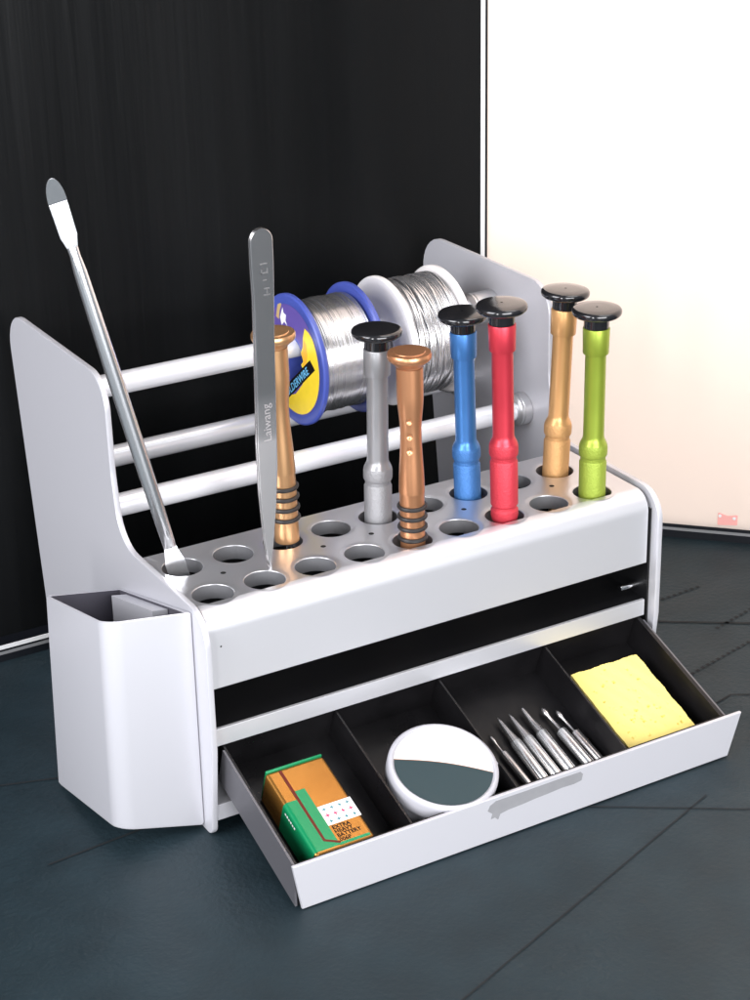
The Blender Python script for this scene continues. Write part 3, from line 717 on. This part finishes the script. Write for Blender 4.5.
def disc_part(name, mt, pred_pts, z):
    b = BM(); prism(b, pred_pts, z, z+0.004, lambda u, v, d: (u, v, d)); finish(name, b, mt, lid, smooth=0)
disc_part('white_face', 'tin_white', [(RI*math.cos(2*math.pi*k/72), RI*math.sin(2*math.pi*k/72)) for k in range(72)], zi)
# dividing curve, in the jar's own frame
E0, E1 = math.radians(148), math.radians(-31)
A = Vector((RI*math.cos(E0), RI*math.sin(E0))); B = Vector((RI*math.cos(E1), RI*math.sin(E1)))
curve = []
for k in range(17):
    s = k/16; p = A.lerp(B, s); nn2 = Vector((-(B-A).y, (B-A).x)).normalized(); curve.append(tuple(p+nn2*0.16*math.sin(math.pi*s)))
arc = [(RI*math.cos(a), RI*math.sin(a)) for a in [E1-(E1+2*math.pi-E0)*k/40 for k in range(1, 40)]]
disc_part('teal_face', 'tin_teal', curve+arc, zi+0.005)
disc_part('dividing_line', 'tin_line', curve+[(x+0.006, y-0.035) for x, y in curve[::-1]], zi+0.010)

# soldering tips ---------------------------------------------------------
def tip(xa, ua, xb, ub, r, shoulder, kind, label, dark=False):
    """(xa, ua) tip end, (xb, ub) barrel end, on the tray floor"""
    d = Vector((xa-xb, -(ua-ub), 0)); L = d.length; rz = math.atan2(d.y, d.x)
    t = thing('soldering_tip', label, 'soldering tip', DP(xb, ub, FLW+r+0.006), (0, 0, 0), 'soldering tips in the drawer')
    t.rotation_euler = (Matrix.Rotation(TL, 3, 'X') @ Matrix.Rotation(rz, 3, 'Z')).to_euler()
    b = BM(); sh = L-shoulder
    lathe(b, [(r*0.62, 0.35), (r*0.62, 0.0), (r*0.95, 0.0), (r, 0.04), (r, sh-0.06), (r*0.9, sh)], 24, AX); finish('barrel', b, 'steel' if dark else 'tip', t, smooth=35)
    b = BM()
    if kind == 'chisel': pr = [(r*0.9, sh+0.001), (r*0.72, sh+0.1), (r*0.45, sh+shoulder*0.55), (r*0.42, L-0.25), (r*0.3, L-0.06), (0, L)]
    elif kind == 'spear': pr = [(r*0.7, sh+0.001), (r*0.32, sh+0.12), (r*0.30, L-0.55), (r*0.55, L-0.40), (r*0.45, L-0.2), (0, L)]
    else: pr = [(r*0.9, sh+0.001), (r*0.8, sh+0.12), (r*0.52, sh+shoulder*0.45), (r*0.36, L-0.3), (r*0.16, L-0.06), (0, L)]
    lathe(b, pr, 24, AX); finish('point', b, 'steel', t, smooth=40)
    return t
tip(11.02, 2.22, 11.18, 5.75, 0.16, 1.05, 'spear', 'thin soldering tip nearest the round jar', True)
tip(11.78, 1.62, 11.78, 5.75, 0.235, 1.40, 'cone', 'fat cone soldering tip right of the thin one')
tip(12.32, 1.62, 12.40, 5.75, 0.235, 1.40, 'cone', 'cone soldering tip third from the round jar')
tip(12.98, 1.58, 13.05, 5.75, 0.245, 1.40, 'chisel', 'blunt chisel soldering tip in the middle of the row')
tip(13.75, 1.80, 13.98, 5.75, 0.23, 1.40, 'spear', 'spear point soldering tip with a bright barrel second from the sponge side')
tip(14.26, 2.10, 14.52, 5.75, 0.20, 1.35, 'spear', 'dark spear point soldering tip nearest the sponge', True)

# sponge ---------------------------------------------------------
t_l = DP(15.48, 5.42, FLW+0.004)
sx, sy, sz = 3.28, 4.22, 0.84
b = BM()
NX, NY = 92, 118
def edge(t_): return 0.018*math.sin(t_*5.0)+0.006*math.sin(t_*17+1)+0.006*math.sin(t_*43+2)
pits = [(random.uniform(0.1, 0.95)*sx, random.uniform(0.05, 0.95)*sy, random.choice((0.022, 0.025, 0.03, 0.035, 0.05)), random.uniform(0, 3.1)) for _ in range(70)]
G = []
for j in range(NY+1):
    row = []
    for i in range(NX+1):
        x = sx*i/NX; y = sy*j/NY
        if i == 0: x += edge(y)*0.6
        if i == NX: x += edge(y+3)
        if j == NY: y += edge(x)*1.1
        z = sz+0.006*math.sin(x*9+y*4)+random.uniform(-0.003, 0.003)
        for px, py, pr_, pa in pits:
            dx, dy = x-px, y-py; du = dx*math.cos(pa)+dy*math.sin(pa); dv = -dx*math.sin(pa)+dy*math.cos(pa)
            q2 = (du/(pr_*1.7))**2+(dv/pr_)**2
            if q2 < 1: z -= 0.13*(1-q2)*min(1, pr_/0.06)
        row.append(b.verts.new((x, y, z)))
    G.append(row)
for j in range(NY):
    for i in range(NX):
        f = b.faces.new((G[j][i], G[j][i+1], G[j+1][i+1], G[j+1][i]))
        if min(v.co.z for v in f.verts) < sz-0.05: f.material_index = 1
loop = [G[0][i] for i in range(NX+1)]+[G[j][NX] for j in range(1, NY+1)]+[G[NY][i] for i in range(NX-1, -1, -1)]+[G[j][0] for j in range(NY-1, 0, -1)]
low = [b.verts.new((v.co.x, v.co.y, 0.0)) for v in loop]
for k in range(len(loop)): b.faces.new((loop[k], low[k], low[(k+1) % len(loop)], loop[(k+1) % len(loop)]))
b.faces.new(low)
sp = finish('sponge', b, ['sponge', 'pore'], smooth=50)
sp.location = t_l*S; sp.rotation_euler = DROT
tag(sp, 'yellow pitted cleaning sponge filling the end compartment of the drawer', 'sponge')
